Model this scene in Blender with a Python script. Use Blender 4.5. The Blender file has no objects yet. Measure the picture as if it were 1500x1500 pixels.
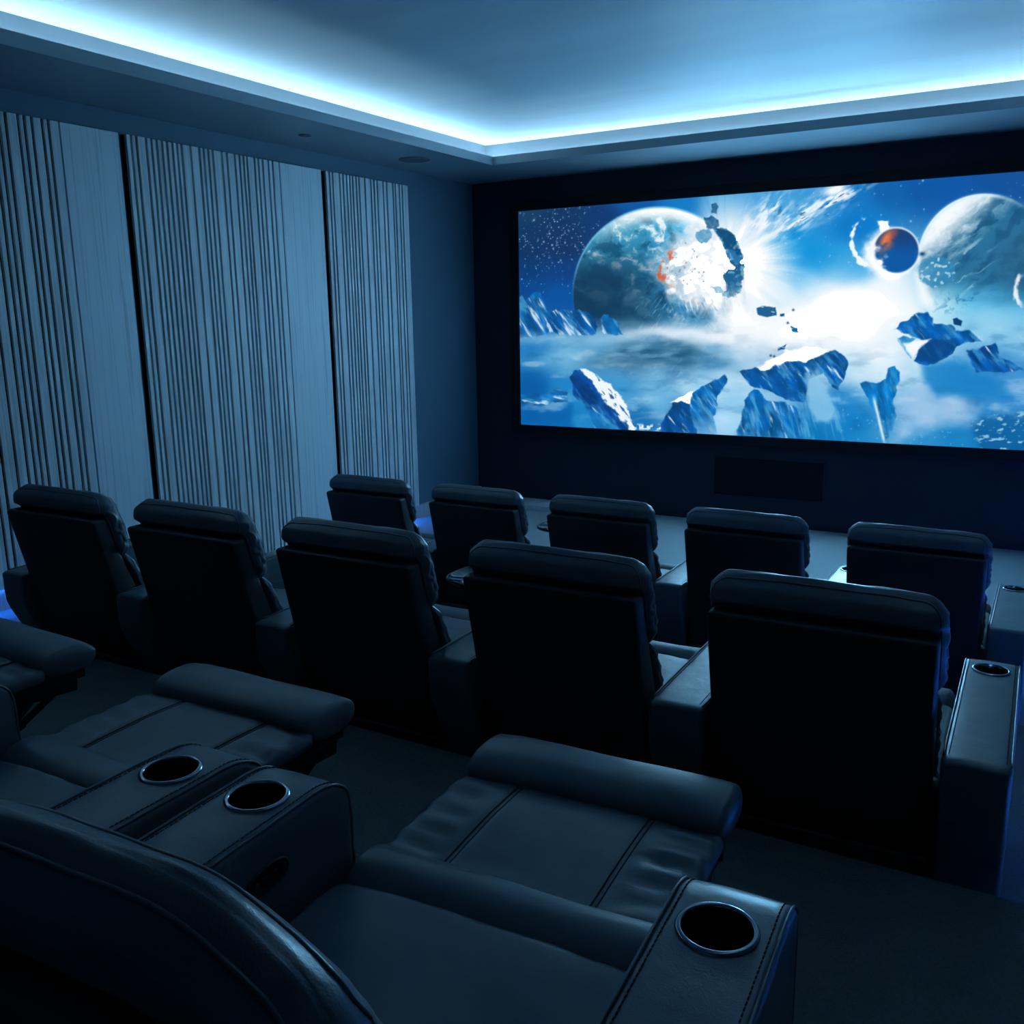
import bpy, bmesh, math, random
import numpy as np
from mathutils import Matrix, Vector

S = bpy.context.scene
C = S.collection
PI = math.pi
random.seed(4)

# ------------------------------------------------------------------ camera
cam = bpy.data.cameras.new('camera')
camo = bpy.data.objects.new('camera', cam)
C.objects.link(camo)
YAW, PITCH, ROLL, FPX = 0.5302, -0.2096, -0.0157, 1355.71
cp, sp, cy_, sy_ = math.cos(PITCH), math.sin(PITCH), math.cos(YAW), math.sin(YAW)
fw = Vector((-sy_ * cp, cy_ * cp, sp))
rt = Vector((cy_, sy_, 0))
up = rt.cross(fw)
r2 = rt * math.cos(ROLL) + up * math.sin(ROLL)
u2 = up * math.cos(ROLL) - rt * math.sin(ROLL)
CAM = Vector((5.21235, -8.2038, 1.89885))
camo.matrix_world = Matrix(((r2.x, u2.x, -fw.x, CAM.x), (r2.y, u2.y, -fw.y, CAM.y), (r2.z, u2.z, -fw.z, CAM.z), (0, 0, 0, 1)))
cam.sensor_width = 36
cam.lens = FPX / 1500 * 36
cam.clip_start = 0.02
S.camera = camo

# ------------------------------------------------------------------ world, exposure, light levels
w = bpy.data.worlds.new('world')
w.use_nodes = True
w.node_tree.nodes['Background'].inputs['Color'].default_value = (0, 0, 0, 1)
w.node_tree.nodes['Background'].inputs['Strength'].default_value = 0
S.world = w
S.view_settings.view_transform = 'Standard'
S.view_settings.look = 'None'
S.view_settings.gamma = 1.0
S.view_settings.exposure = 0.0
S.view_settings.use_curve_mapping = False

LED_COLOR = (0.42, 0.76, 1.0)
LED_POWER = 115.0
BLUE_COLOR = (0.02, 0.17, 1.0)
BLUE_POWER = 80.0
SCREEN_POWER = 1.0

# room measures (metres); left wall x=0, screen wall y=0, front floor z=0
RW, RB = 6.12, -10.4           # right wall x, back wall y
SOF, LIP, TOP = 3.18, 3.25, 3.41
TIER1, TIER2 = 0.26, 0.53
T1Y, T2Y = -4.2, -5.93


# ------------------------------------------------------------------ materials
def nodes(name):
    m = bpy.data.materials.new(name)
    m.use_nodes = True
    nt = m.node_tree
    return m, nt, nt.nodes['Principled BSDF'], nt.nodes, nt.links


def mat_plain(name, col, rough=.5, metal=0.0, noise=0.0, scale=8.0, bump=0.0, bscale=60.0, spec=.5, stretch=None):
    m, nt, b, N, L = nodes(name)
    b.inputs['Base Color'].default_value = (*col, 1)
    b.inputs['Roughness'].default_value = rough
    b.inputs['Metallic'].default_value = metal
    b.inputs['Specular IOR Level'].default_value = spec
    tc = N.new('ShaderNodeTexCoord')
    if noise:
        n = N.new('ShaderNodeTexNoise')
        n.inputs['Scale'].default_value = scale
        n.inputs['Detail'].default_value = 6
        if stretch:
            mp = N.new('ShaderNodeMapping')
            mp.inputs['Scale'].default_value = stretch
            mp.inputs['Rotation'].default_value = (0, 0, .25)
            L.new(tc.outputs['Object'], mp.inputs['Vector'])
            L.new(mp.outputs['Vector'], n.inputs['Vector'])
        else:
            L.new(tc.outputs['Object'], n.inputs['Vector'])
        r = N.new('ShaderNodeMapRange')
        r.inputs['To Min'].default_value = 1 - noise
        r.inputs['To Max'].default_value = 1 + noise
        L.new(n.outputs['Fac'], r.inputs['Value'])
        mx = N.new('ShaderNodeVectorMath')
        mx.operation = 'SCALE'
        mx.inputs[0].default_value = col
        L.new(r.outputs['Result'], mx.inputs['Scale'])
        L.new(mx.outputs['Vector'], b.inputs['Base Color'])
    if bump:
        n2 = N.new('ShaderNodeTexNoise')
        n2.inputs['Scale'].default_value = bscale
        n2.inputs['Detail'].default_value = 4
        L.new(tc.outputs['Object'], n2.inputs['Vector'])
        bp = N.new('ShaderNodeBump')
        bp.inputs['Strength'].default_value = bump
        bp.inputs['Distance'].default_value = .01
        L.new(n2.outputs['Fac'], bp.inputs['Height'])
        L.new(bp.outputs['Normal'], b.inputs['Normal'])
    return m


def mat_emit(name, col, power):
    m, nt, b, N, L = nodes(name)
    b.inputs['Base Color'].default_value = (0.0, 0.0, 0.0, 1)
    b.inputs['Emission Color'].default_value = (*col, 1)
    b.inputs['Emission Strength'].default_value = power
    return m


def mat_leather(name, col, rough=.42):
    m, nt, b, N, L = nodes(name)
    tc = N.new('ShaderNodeTexCoord')
    n = N.new('ShaderNodeTexNoise')
    n.inputs['Scale'].default_value = 5
    n.inputs['Detail'].default_value = 5
    L.new(tc.outputs['Object'], n.inputs['Vector'])
    cr = N.new('ShaderNodeValToRGB')
    cr.color_ramp.elements[0].position = .3
    cr.color_ramp.elements[0].color = (*[c * .8 for c in col], 1)
    cr.color_ramp.elements[1].position = .75
    cr.color_ramp.elements[1].color = (*[c * 1.2 for c in col], 1)
    L.new(n.outputs['Fac'], cr.inputs['Fac'])
    L.new(cr.outputs['Color'], b.inputs['Base Color'])
    rr = N.new('ShaderNodeMapRange')
    rr.inputs['To Min'].default_value = rough - .06
    rr.inputs['To Max'].default_value = rough + .10
    L.new(n.outputs['Fac'], rr.inputs['Value'])
    L.new(rr.outputs['Result'], b.inputs['Roughness'])
    v = N.new('ShaderNodeTexVoronoi')
    v.inputs['Scale'].default_value = 420
    L.new(tc.outputs['Object'], v.inputs['Vector'])
    n3 = N.new('ShaderNodeTexNoise')
    n3.inputs['Scale'].default_value = 26
    n3.inputs['Detail'].default_value = 3
    L.new(tc.outputs['Object'], n3.inputs['Vector'])
    b1 = N.new('ShaderNodeBump')
    b1.inputs['Strength'].default_value = .10
    b1.inputs['Distance'].default_value = .002
    L.new(v.outputs['Distance'], b1.inputs['Height'])
    b2 = N.new('ShaderNodeBump')
    b2.inputs['Strength'].default_value = .18
    b2.inputs['Distance'].default_value = .006
    L.new(n3.outputs['Fac'], b2.inputs['Height'])
    L.new(b1.outputs['Normal'], b2.inputs['Normal'])
    L.new(b2.outputs['Normal'], b.inputs['Normal'])
    return m


def mat_wood(name, a, c, seed=0.0, stretch=.35, contrast=1.0):
    m, nt, b, N, L = nodes(name)
    tc = N.new('ShaderNodeTexCoord')
    mp = N.new('ShaderNodeMapping')
    mp.inputs['Scale'].default_value = (14, 14, stretch)
    mp.inputs['Location'].default_value = (seed, seed * 2.1, seed * .7)
    L.new(tc.outputs['Object'], mp.inputs['Vector'])
    n = N.new('ShaderNodeTexNoise')
    n.inputs['Scale'].default_value = 1.0
    n.inputs['Detail'].default_value = 3
    L.new(mp.outputs['Vector'], n.inputs['Vector'])
    # contour bands of a slow noise give cathedral grain
    ml = N.new('ShaderNodeMath')
    ml.operation = 'MULTIPLY'
    ml.inputs[1].default_value = 16
    L.new(n.outputs['Fac'], ml.inputs[0])
    fr = N.new('ShaderNodeMath')
    fr.operation = 'PINGPONG'
    fr.inputs[1].default_value = 1.0
    L.new(ml.outputs[0], fr.inputs[0])
    mp2 = N.new('ShaderNodeMapping')
    mp2.inputs['Scale'].default_value = (70, 70, 1.6)
    L.new(tc.outputs['Object'], mp2.inputs['Vector'])
    n2 = N.new('ShaderNodeTexNoise')
    n2.inputs['Scale'].default_value = 1.0
    n2.inputs['Detail'].default_value = 5
    L.new(mp2.outputs['Vector'], n2.inputs['Vector'])
    ad = N.new('ShaderNodeMath')
    ad.operation = 'MULTIPLY_ADD'
    ad.inputs[1].default_value = .35 * contrast
    L.new(fr.outputs[0], ad.inputs[0])
    L.new(n2.outputs['Fac'], ad.inputs[2])
    cr = N.new('ShaderNodeValToRGB')
    cr.color_ramp.elements[0].position = .35
    cr.color_ramp.elements[0].color = (*a, 1)
    cr.color_ramp.elements[1].position = .85
    cr.color_ramp.elements[1].color = (*c, 1)
    L.new(ad.outputs[0], cr.inputs['Fac'])
    L.new(cr.outputs['Color'], b.inputs['Base Color'])
    b.inputs['Roughness'].default_value = .5
    b.inputs['Specular IOR Level'].default_value = .3
    bp = N.new('ShaderNodeBump')
    bp.inputs['Strength'].default_value = .15
    bp.inputs['Distance'].default_value = .003
    L.new(n2.outputs['Fac'], bp.inputs['Height'])
    L.new(bp.outputs['Normal'], b.inputs['Normal'])
    return m


M = {}
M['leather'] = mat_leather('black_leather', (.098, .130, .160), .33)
M['leather_back'] = mat_leather('black_leather_back', (.017, .021, .025), .46)  # leather kept darker on backs and bases: shade put into the colour
M['thread'] = mat_plain('dark_thread', (.015, .018, .022), .7)
M['plastic'] = mat_plain('black_plastic', (.012, .012, .014), .35, bump=.02)
M['metal'] = mat_plain('black_steel', (.02, .02, .022), .38, .6, bump=.02)
M['chrome'] = mat_plain('smoked_chrome', (.28, .31, .36), .16, 1.0, noise=.05)
M['well'] = mat_plain('cup_well_black', (.004, .004, .005), .45, noise=.1)
M['gloss'] = mat_plain('gloss_black', (.010, .011, .013), .08, noise=.1, scale=3)
M['carpet'] = mat_plain('grey_carpet', (.34, .38, .40), .95, noise=.28, scale=120, bump=.8, bscale=260, spec=.1)  # front carpet lightened: the screen's light on it is put into the colour
M['carpet_dark'] = mat_plain('dark_carpet', (.20, .24, .25), .95, noise=.30, scale=120, bump=.8, bscale=260, spec=.1)  # tier carpet kept darker: shade behind the rows put into its colour
M['wall'] = mat_plain('slate_wall_paint', (.075, .145, .20), .55, noise=.05, scale=3, bump=.03, bscale=120, spec=.3)
M['wall_dark'] = mat_plain('black_wall_paint', (.012, .025, .042), .75, noise=.08, scale=3, bump=.03, bscale=120, spec=.25)
M['soffit'] = mat_plain('soffit_paint', (.17, .23, .27), .33, noise=.03, scale=2, spec=.6)
M['ceiling'] = mat_plain('ceiling_paint', (.42, .50, .54), .55, noise=.22, scale=1.0, bump=.03, bscale=40, spec=.3, stretch=(.35, 2.2, 1))
M['cove'] = mat_plain('cove_paint', (.13, .15, .17), .6, noise=.03, scale=3)
M['skirt'] = mat_wood('pale_skirting', (.30, .32, .33), (.42, .44, .45), 3.0)
M['backing'] = mat_plain('black_felt', (.006, .007, .008), .9, noise=.2, scale=60, spec=.1)
M['wood0'] = mat_wood('ash_slat', (.42, .46, .48), (.62, .66, .68), 0.0)
M['wood1'] = mat_wood('ash_slat_warm', (.41, .43, .445), (.61, .63, .65), 5.0)
M['wood2'] = mat_wood('ash_plank', (.40, .45, .49), (.57, .63, .67), 9.0, .22, 2.6)
M['led'] = mat_emit('cove_led', LED_COLOR, LED_POWER)
M['blue_led'] = mat_emit('blue_led', BLUE_COLOR, BLUE_POWER)
M['blue_right'] = mat_emit('blue_led_bright', BLUE_COLOR, BLUE_POWER * 4.2)
M['frame'] = mat_plain('screen_velvet_frame', (.006, .009, .014), .7, noise=.1, spec=.2)
M['grille'] = mat_plain('black_speaker_cloth', (.008, .014, .022), .9, bump=.3, bscale=900, spec=.1)
M['speaker'] = mat_plain('dark_grille_paint', (.07, .09, .105), .6, bump=.3, bscale=700)
M['white'] = mat_plain('pale_plinth_paint', (.55, .57, .60), .5, noise=.12, scale=30)


# ------------------------------------------------------------------ mesh helpers
def link(name, verts, faces, m, parent=None, smooth=True):
    me = bpy.data.meshes.new(name)
    v = np.asarray(verts, dtype=float)
    me.from_pydata(v.tolist(), [], [list(f) for f in faces])
    if smooth:
        me.polygons.foreach_set('use_smooth', [True] * len(me.polygons))
    me.materials.append(m)
    me.update()
    o = bpy.data.objects.new(name, me)
    C.objects.link(o)
    if parent:
        o.parent = parent
    return o


def axis_samples(a, b, r, n, rn):
    """coordinates along one axis: fine inside the rounding, n cells between"""
    lo = [a + r * (1 - math.cos(k / rn * PI / 2)) for k in range(rn)]
    mid = list(np.linspace(a + r, b - r, n + 1))
    hi = [b - r * (1 - math.cos(k / rn * PI / 2)) for k in range(rn - 1, -1, -1)]
    return lo + mid + hi


def rbox(x, y, z, r, n=(4, 4, 4), rn=4):
    """rounded box surface (verts Nx3 array, faces); r scalar or per-axis radii"""
    if not isinstance(r, (tuple, list)):
        r = (r, r, r)
    B = (x, y, z)
    ax = [axis_samples(B[i][0], B[i][1], r[i], n[i], rn) for i in range(3)]
    nx, ny, nz = [len(a) for a in ax]
    idx = {}
    V = []
    F = []

    def vid(i, j, k):
        key = (i, j, k)
        if key not in idx:
            idx[key] = len(V)
            V.append((ax[0][i], ax[1][j], ax[2][k]))
        return idx[key]
    for k0, flip in ((0, True), (nz - 1, False)):
        for i in range(nx - 1):
            for j in range(ny - 1):
                q = [vid(i, j, k0), vid(i + 1, j, k0), vid(i + 1, j + 1, k0), vid(i, j + 1, k0)]
                F.append(q[::-1] if flip else q)
    for j0, flip in ((0, False), (ny - 1, True)):
        for i in range(nx - 1):
            for k in range(nz - 1):
                q = [vid(i, j0, k), vid(i + 1, j0, k), vid(i + 1, j0, k + 1), vid(i, j0, k + 1)]
                F.append(q[::-1] if flip else q)
    for i0, flip in ((0, True), (nx - 1, False)):
        for j in range(ny - 1):
            for k in range(nz - 1):
                q = [vid(i0, j, k), vid(i0, j + 1, k), vid(i0, j + 1, k + 1), vid(i0, j, k + 1)]
                F.append(q[::-1] if flip else q)
    return round_pts(np.array(V), B, r), F


def round_pts(V, B, r):
    V = V.copy()
    lo = np.array([B[i][0] + r[i] for i in range(3)])
    hi = np.array([B[i][1] - r[i] for i in range(3)])
    c = np.clip(V, lo, hi)
    d = (V - c) / np.array(r)
    L = np.linalg.norm(d, axis=1)
    mx = np.abs(d).max(axis=1)
    L[L < 1e-9] = 1
    return c + d * (np.where(mx > 0, 1.0, 0.0) / L)[:, None] * np.array(r) * np.minimum(1, 1.0)


def cat(*parts):
    V = []
    F = []
    o = 0
    for v, f in parts:
        V.append(np.asarray(v))
        F += [[i + o for i in q] for q in f]
        o += len(v)
    return np.concatenate(V), F


def box(x, y, z):
    v = [(a, b, c) for a in x for b in y for c in z]
    f = [(0, 1, 3, 2), (4, 6, 7, 5), (0, 4, 5, 1), (2, 3, 7, 6), (0, 2, 6, 4), (1, 5, 7, 3)]
    return np.array(v, float), [list(q) for q in f]


def tube(path, rad, n=6, closed=False):
    P = np.asarray(path, float)
    m = len(P)
    V = []
    F = []
    for i in range(m):
        if closed:
            t = P[(i + 1) % m] - P[i - 1]
        else:
            t = P[min(i + 1, m - 1)] - P[max(i - 1, 0)]
        t = t / (np.linalg.norm(t) + 1e-12)
        a = np.array([0, 0, 1.0]) if abs(t[2]) < .9 else np.array([1.0, 0, 0])
        s = np.cross(t, a)
        s /= np.linalg.norm(s)
        q = np.cross(s, t)
        for k in range(n):
            an = 2 * PI * k / n
            V.append(P[i] + rad * (math.cos(an) * s + math.sin(an) * q))
    for i in range(m if closed else m - 1):
        for k in range(n):
            a, b = i * n + k, i * n + (k + 1) % n
            j = (i + 1) % m
            F.append([a, b, j * n + (k + 1) % n, j * n + k])
    if not closed:
        F.append(list(range(n))[::-1])
        F.append([(m - 1) * n + k for k in range(n)])
    return np.array(V), F


def lathe(prof, n=40, cx=0, cy=0):
    """profile of (radius, z) revolved about a vertical axis"""
    V = []
    F = []
    for r, z in prof:
        for k in range(n):
            a = 2 * PI * k / n
            V.append((cx + r * math.cos(a), cy + r * math.sin(a), z))
    for i in range(len(prof) - 1):
        for k in range(n):
            F.append([i * n + k, i * n + (k + 1) % n, (i + 1) * n + (k + 1) % n, (i + 1) * n + k])
    return np.array(V), F


def bar(p, q, wd, th):
    """flat bar between two points in the y-z plane at given x; wd across, th thick in x"""
    p = np.array(p, float)
    q = np.array(q, float)
    d = q - p
    d /= np.linalg.norm(d)
    s = np.array([0, -d[2], d[1]]) * wd / 2
    t = np.array([th / 2, 0, 0])
    e = d * wd / 2
    v = [p - e - s - t, p - e + s - t, q + e + s - t, q + e - s - t, p - e - s + t, p - e + s + t, q + e + s + t, q + e - s + t]
    f = [[0, 1, 2, 3], [7, 6, 5, 4], [0, 4, 5, 1], [1, 5, 6, 2], [2, 6, 7, 3], [3, 7, 4, 0]]
    return np.array(v), f


_tab = np.random.RandomState(11).rand(64, 64, 64)


def vnoise(x, y, z=0.0):
    x, y, z = np.broadcast_arrays(np.asarray(x, float), np.asarray(y, float), np.asarray(z, float))
    xi, yi, zi = np.floor(x).astype(int), np.floor(y).astype(int), np.floor(z).astype(int)
    fx, fy, fz = x - xi, y - yi, z - zi
    fx, fy, fz = [t * t * (3 - 2 * t) for t in (fx, fy, fz)]
    g = lambda a, b, c: _tab[(xi + a) & 63, (yi + b) & 63, (zi + c) & 63]
    L = lambda a, b, t: a + (b - a) * t
    return L(L(L(g(0, 0, 0), g(1, 0, 0), fx), L(g(0, 1, 0), g(1, 1, 0), fx), fy),
             L(L(g(0, 0, 1), g(1, 0, 1), fx), L(g(0, 1, 1), g(1, 1, 1), fx), fy), fz) * 2 - 1


def fbm(x, y, z=0.0, o=5, gain=.5):
    s = 0
    a = 1
    t = 0
    f = 1
    for k in range(o):
        s = s + a * vnoise(np.asarray(x) * f + 17.3 * k, np.asarray(y) * f + 5.1 * k, np.asarray(z) * f + 3.7 * k)
        t += a
        a *= gain
        f *= 2
    return s / t


def sst(a, b, x):
    t = np.clip((np.asarray(x) - a) / (b - a), 0, 1)
    return t * t * (3 - 2 * t)


# ------------------------------------------------------------------ tagging helpers
def tag(o, label, cat_, group=None):
    o['label'] = label
    o['category'] = cat_
    if group:
        o['group'] = group
    return o


def empty(name, loc, rz=0.0):
    o = bpy.data.objects.new(name, None)
    o.empty_display_size = .1
    C.objects.link(o)
    o.location = loc
    o.rotation_euler = (0, 0, rz)
    return o


def struct(o):
    o['kind'] = 'structure'
    return o


def copy_tree(o, parent=None, skip=()):
    c = o.copy()
    C.objects.link(c)
    if parent:
        c.parent = parent
    for ch in list(o.children):
        if ch in skip:
            continue
        copy_tree(ch, c)
    return c


# ------------------------------------------------------------------ room shell
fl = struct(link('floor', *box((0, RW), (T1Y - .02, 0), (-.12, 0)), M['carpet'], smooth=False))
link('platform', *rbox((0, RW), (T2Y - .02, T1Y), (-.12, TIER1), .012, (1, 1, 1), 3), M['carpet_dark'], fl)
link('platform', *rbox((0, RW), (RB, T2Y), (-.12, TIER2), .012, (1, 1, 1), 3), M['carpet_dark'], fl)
struct(link('wall_left', *box((-.12, 0), (RB, 0), (-.12, TOP + .1)), M['wall'], smooth=False))
struct(link('wall_front', *box((-.12, RW + .12), (0, .12), (-.12, TOP + .1)), M['wall_dark'], smooth=False))
struct(link('wall_right', *box((RW, RW + .12), (RB, 0), (-.12, TOP + .1)), M['wall'], smooth=False))
struct(link('wall_back', *box((-.12, RW + .12), (RB - .12, RB), (-.12, TOP + .1)), M['wall'], smooth=False))

XL, XB = .795, .535            # left soffit inner edge, cove back
YF, YB = -.908, -.600          # front soffit inner edge, cove back
XR, XRB = RW - .795, RW - .535
YK, YKB = RB + .8, RB + .54
ce = struct(link('ceiling', *box((0, RW), (RB, 0), (TOP, TOP + .1)), M['ceiling'], smooth=False))


def ring(x0, x1, y0, y1, X0, X1, Y0, Y1, z0, z1):
    """rectangular ring: outer (X0..X1, Y0..Y1) minus inner (x0..x1, y0..y1)"""
    o = [(X0, Y0), (X1, Y0), (X1, Y1), (X0, Y1)]
    i = [(x0, y0), (x1, y0), (x1, y1), (x0, y1)]
    v = [(*p, z0) for p in o] + [(*p, z0) for p in i] + [(*p, z1) for p in o] + [(*p, z1) for p in i]
    f = []
    for k in range(4):
        n = (k + 1) % 4
        f += [[k, 4 + k, 4 + n, n], [8 + k, 8 + n, 12 + n, 12 + k], [4 + k, 12 + k, 12 + n, 4 + n], [k, n, 8 + n, 8 + k]]
    return np.array(v), f


link('soffit', *ring(XL, XR, YK, YF, 0, RW, RB, 0, SOF, SOF + .018), M['soffit'], ce, False)
link('fascia', *ring(XL, XR, YK, YF, XL - .03, XR + .03, YK - .03, YF + .03, SOF + .018, LIP), M['soffit'], ce, False)
link('cove_shelf', *ring(XL - .03, XR + .03, YK - .03, YF + .03, XB, XRB, YKB, YB, SOF + .018, SOF + .03), M['cove'], ce, False)
link('cove_wall', *ring(XB, XRB, YKB, YB, 0, RW, RB, 0, SOF + .018, TOP), M['cove'], ce, False)
zl = SOF + .034
for nm, bx in (('a', ((XB + .03, XB + .045), (-7.2, YB - .05))), ('b', ((XRB - .045, XRB - .03), (-7.2, YB - .05))),
               ('c', ((XB + .05, XRB - .05), (YB - .045, YB - .03)))):
    link('led_strip', *box(bx[0], bx[1], (zl, zl + .006)), M['led'], ce, False)

# skirting boards and low blue light strips along both side walls
sk = struct(link('baseboard_left', *box((0, .03), (RB, T2Y), (TIER2, TIER2 + .12)), M['skirt'], smooth=False))
link('board', *box((0, .03), (T2Y, T1Y), (TIER1, TIER1 + .12)), M['skirt'], sk, False)
link('board', *box((0, .03), (T1Y, 0), (0, .12)), M['skirt'], sk, False)
link('blue_light_strip', *box((.012, .036), (T2Y + .02, T1Y - .02), (.394, .402)), M['blue_led'], sk, False)
link('blue_light_strip', *box((.012, .036), (-2.4, -1.2), (.136, .144)), M['blue_led'], sk, False)
sr = struct(link('baseboard_right', *box((RW - .03, RW), (RB, T2Y), (TIER2, TIER2 + .12)), M['skirt'], smooth=False))
link('board', *box((RW - .03, RW), (T2Y, T1Y), (TIER1, TIER1 + .12)), M['skirt'], sr, False)
link('board', *box((RW - .03, RW), (T1Y, 0), (0, .12)), M['skirt'], sr, False)
for ya, yb, zf in ((T2Y + .02, T1Y - .02, TIER1), (T1Y, -.1, 0)):
    link('cap_rail', *cat(box((RW - .062, RW), (ya, yb), (zf + .12, zf + .135)), box((RW - .062, RW - .058), (ya, yb), (zf + .098, zf + .12))), M['skirt'], sr, False)  # added out of view to keep the strip's blue light from rising
link('blue_light_strip', *box((RW - .052, RW - .034), (T2Y + .03, T1Y - .03), (TIER1 + .108, TIER1 + .118)), M['blue_right'], sr, False)
link('blue_light_strip', *box((RW - .052, RW - .034), (T1Y, -.1), (.108, .118)), M['blue_right'], sr, False)

# ------------------------------------------------------------------ slatted wall panels on the left wall
PZ1 = 3.04
GW = .009                      # half a groove


def wall_panel(name, edges, planks, label, seed, PZ0=.13):
    """edges: y of the panel's ends and of every groove; planks: indices of pieces that are wide planks"""
    rr = random.Random(seed)
    root = empty(name, (0, edges[0], PZ0))
    tag(root, label, 'wall panel', 'slatted panels on the left wall')
    y0 = edges[0]
    link('backing', *box((.002, .040), (0, edges[-1] - y0), (.016, PZ1 - PZ0)), M['backing'], root, False)
    for k in range(len(edges) - 1):
        a = edges[k] - y0 + (GW if k else 0)
        b = edges[k + 1] - y0 - (GW if k < len(edges) - 2 else 0)
        wide = k in planks
        if wide:
            a -= GW * .72
        if k + 1 in planks:
            b -= 0.0
        nm = 'plank' if wide else 'slat'
        o = link(nm, *rbox((.040, .060 + rr.uniform(-.0008, .0008)), (a, b), (0, PZ1 - PZ0), .0015, (1, 1, 1), 2),
                 M['wood2'] if wide else M[rr.choice(('wood0', 'wood0', 'wood1'))], root, False)
    return root


P1 = [-5.075, -5.0088, -4.9653, -4.9258, -4.8857, -4.8114, -4.7743, -4.7301, -4.6664, -4.6271, -4.5568, -4.1595]
P2 = [-4.1027, -4.0665, -4.0266, -3.9538, -3.9122, -3.8717, -3.8302, -3.7899, -3.7463, -3.7081, -3.6725, -3.5966, -3.5223, -3.4861,
      -3.4452, -3.4051, -3.3231, -3.2771, -3.2037, -3.1604, -3.1221, -3.0897, -3.0178, -2.9789, -2.9367, -2.8788, -2.8356, -2.7635, -2.3055]
P3 = [-2.2490, -2.2087, -2.1702, -2.0853, -2.0441, -1.9997, -1.9595, -1.9234, -1.8779, -1.8411, -1.7668, -1.6865, -1.6435, -1.6,
      -1.5169, -1.4673, -1.3818, -1.3462, -1.2896, -1.2481, -1.164]
ext = [-5.96, -5.92, -5.88, -5.80, -5.757, -5.715, -5.673, -5.63, -5.59, -5.55, -5.475, -5.40, -5.362, -5.32, -5.28, -5.20, -5.155]
P1 = ext + P1
wall_panel('slatted_wall_panel', P1, (len(P1) - 2,), 'slatted ash wall panel nearest the camera, left of the first black gap, ending in a wide plank', 1, TIER1 + .128)
wall_panel('slatted_wall_panel', P2, (len(P2) - 2,), 'slatted ash wall panel in the middle between two black gaps, with a wide plank at right', 2)
wall_panel('slatted_wall_panel', P3, (), 'narrow slatted ash wall panel nearest the screen wall, with no wide plank', 3)

# ------------------------------------------------------------------ ceiling and wall fittings
t = tag(empty('ceiling_speaker', (.43, -1.56, SOF)), 'round dark speaker grille set in the soffit near the far corner', 'speaker')
link('grille', *lathe([(0, -.004), (.06, -.005), (.118, -.004), (.120, -.001)], 48), M['speaker'], t)
link('trim_ring', *lathe([(.120, 0), (.121, -.006), (.127, -.007), (.132, -.004), (.133, 0)], 48), M['speaker'], t)
t = tag(empty('downlight', (.413, -2.858, SOF)), 'small recessed downlight, switched off, in the soffit above the slatted panels', 'light')
link('bezel', *lathe([(.026, .0), (.030, -.005), (.042, -.006), (.047, -.003), (.048, 0)], 36), M['speaker'], t)
link('bulb', *lathe([(0, -.010), (.012, -.009), (.020, -.005), (.024, -.001)], 24), M['chrome'], t)
link('reflector', *lathe([(.024, -.0005), (.028, -.002)], 24), M['plastic'], t)
t = tag(empty('wall_speaker', (3.06, -.001, .43)), 'wide black speaker grille flush in the wall below the screen', 'speaker')
link('grille', *rbox((-.485, .485), (-.012, 0), (-.17, .17), .004, (1, 1, 1), 2), M['grille'], t)
link('frame', *cat(box((-.50, .50), (-.008, 0), (.171, .183)), box((-.50, .50), (-.008, 0), (-.183, -.171)),
                   box((-.50, -.486), (-.008, 0), (-.183, .183)), box((.486, .50), (-.008, 0), (-.183, .183))), M['wall_dark'], t, False)
t = tag(empty('floor_plinth', (1.0, -.19, 0)), 'low pale plinth on the floor against the screen wall near the left corner', 'plinth')
link('body', *rbox((-.5, .5), (-.15, .17), (0, .05), .004, (1, 1, 1), 2), M['white'], t)
for k in range(14):
    link('slat', *rbox((-.47 + k * .068, -.42 + k * .068), (-.13, .15), (.05, .056), .002, (1, 1, 1), 2), M['white'], t)

HOMO = (81.223852, -17.941873, 698.679635, -25.026348, -150.328889, 729.393097, -0.050177, -0.021107)   # picture plane to drawing units
# ------------------------------------------------------------------ projection screen and its film still
SX0, SX1, SZ0, SZ1, SY = .553, 5.57, .810, 2.882, -.045


ROOM_BOOST = (26.0, 77.0, 124.0)  # tinted extra emission for the picture's whites, added to light the room


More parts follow.
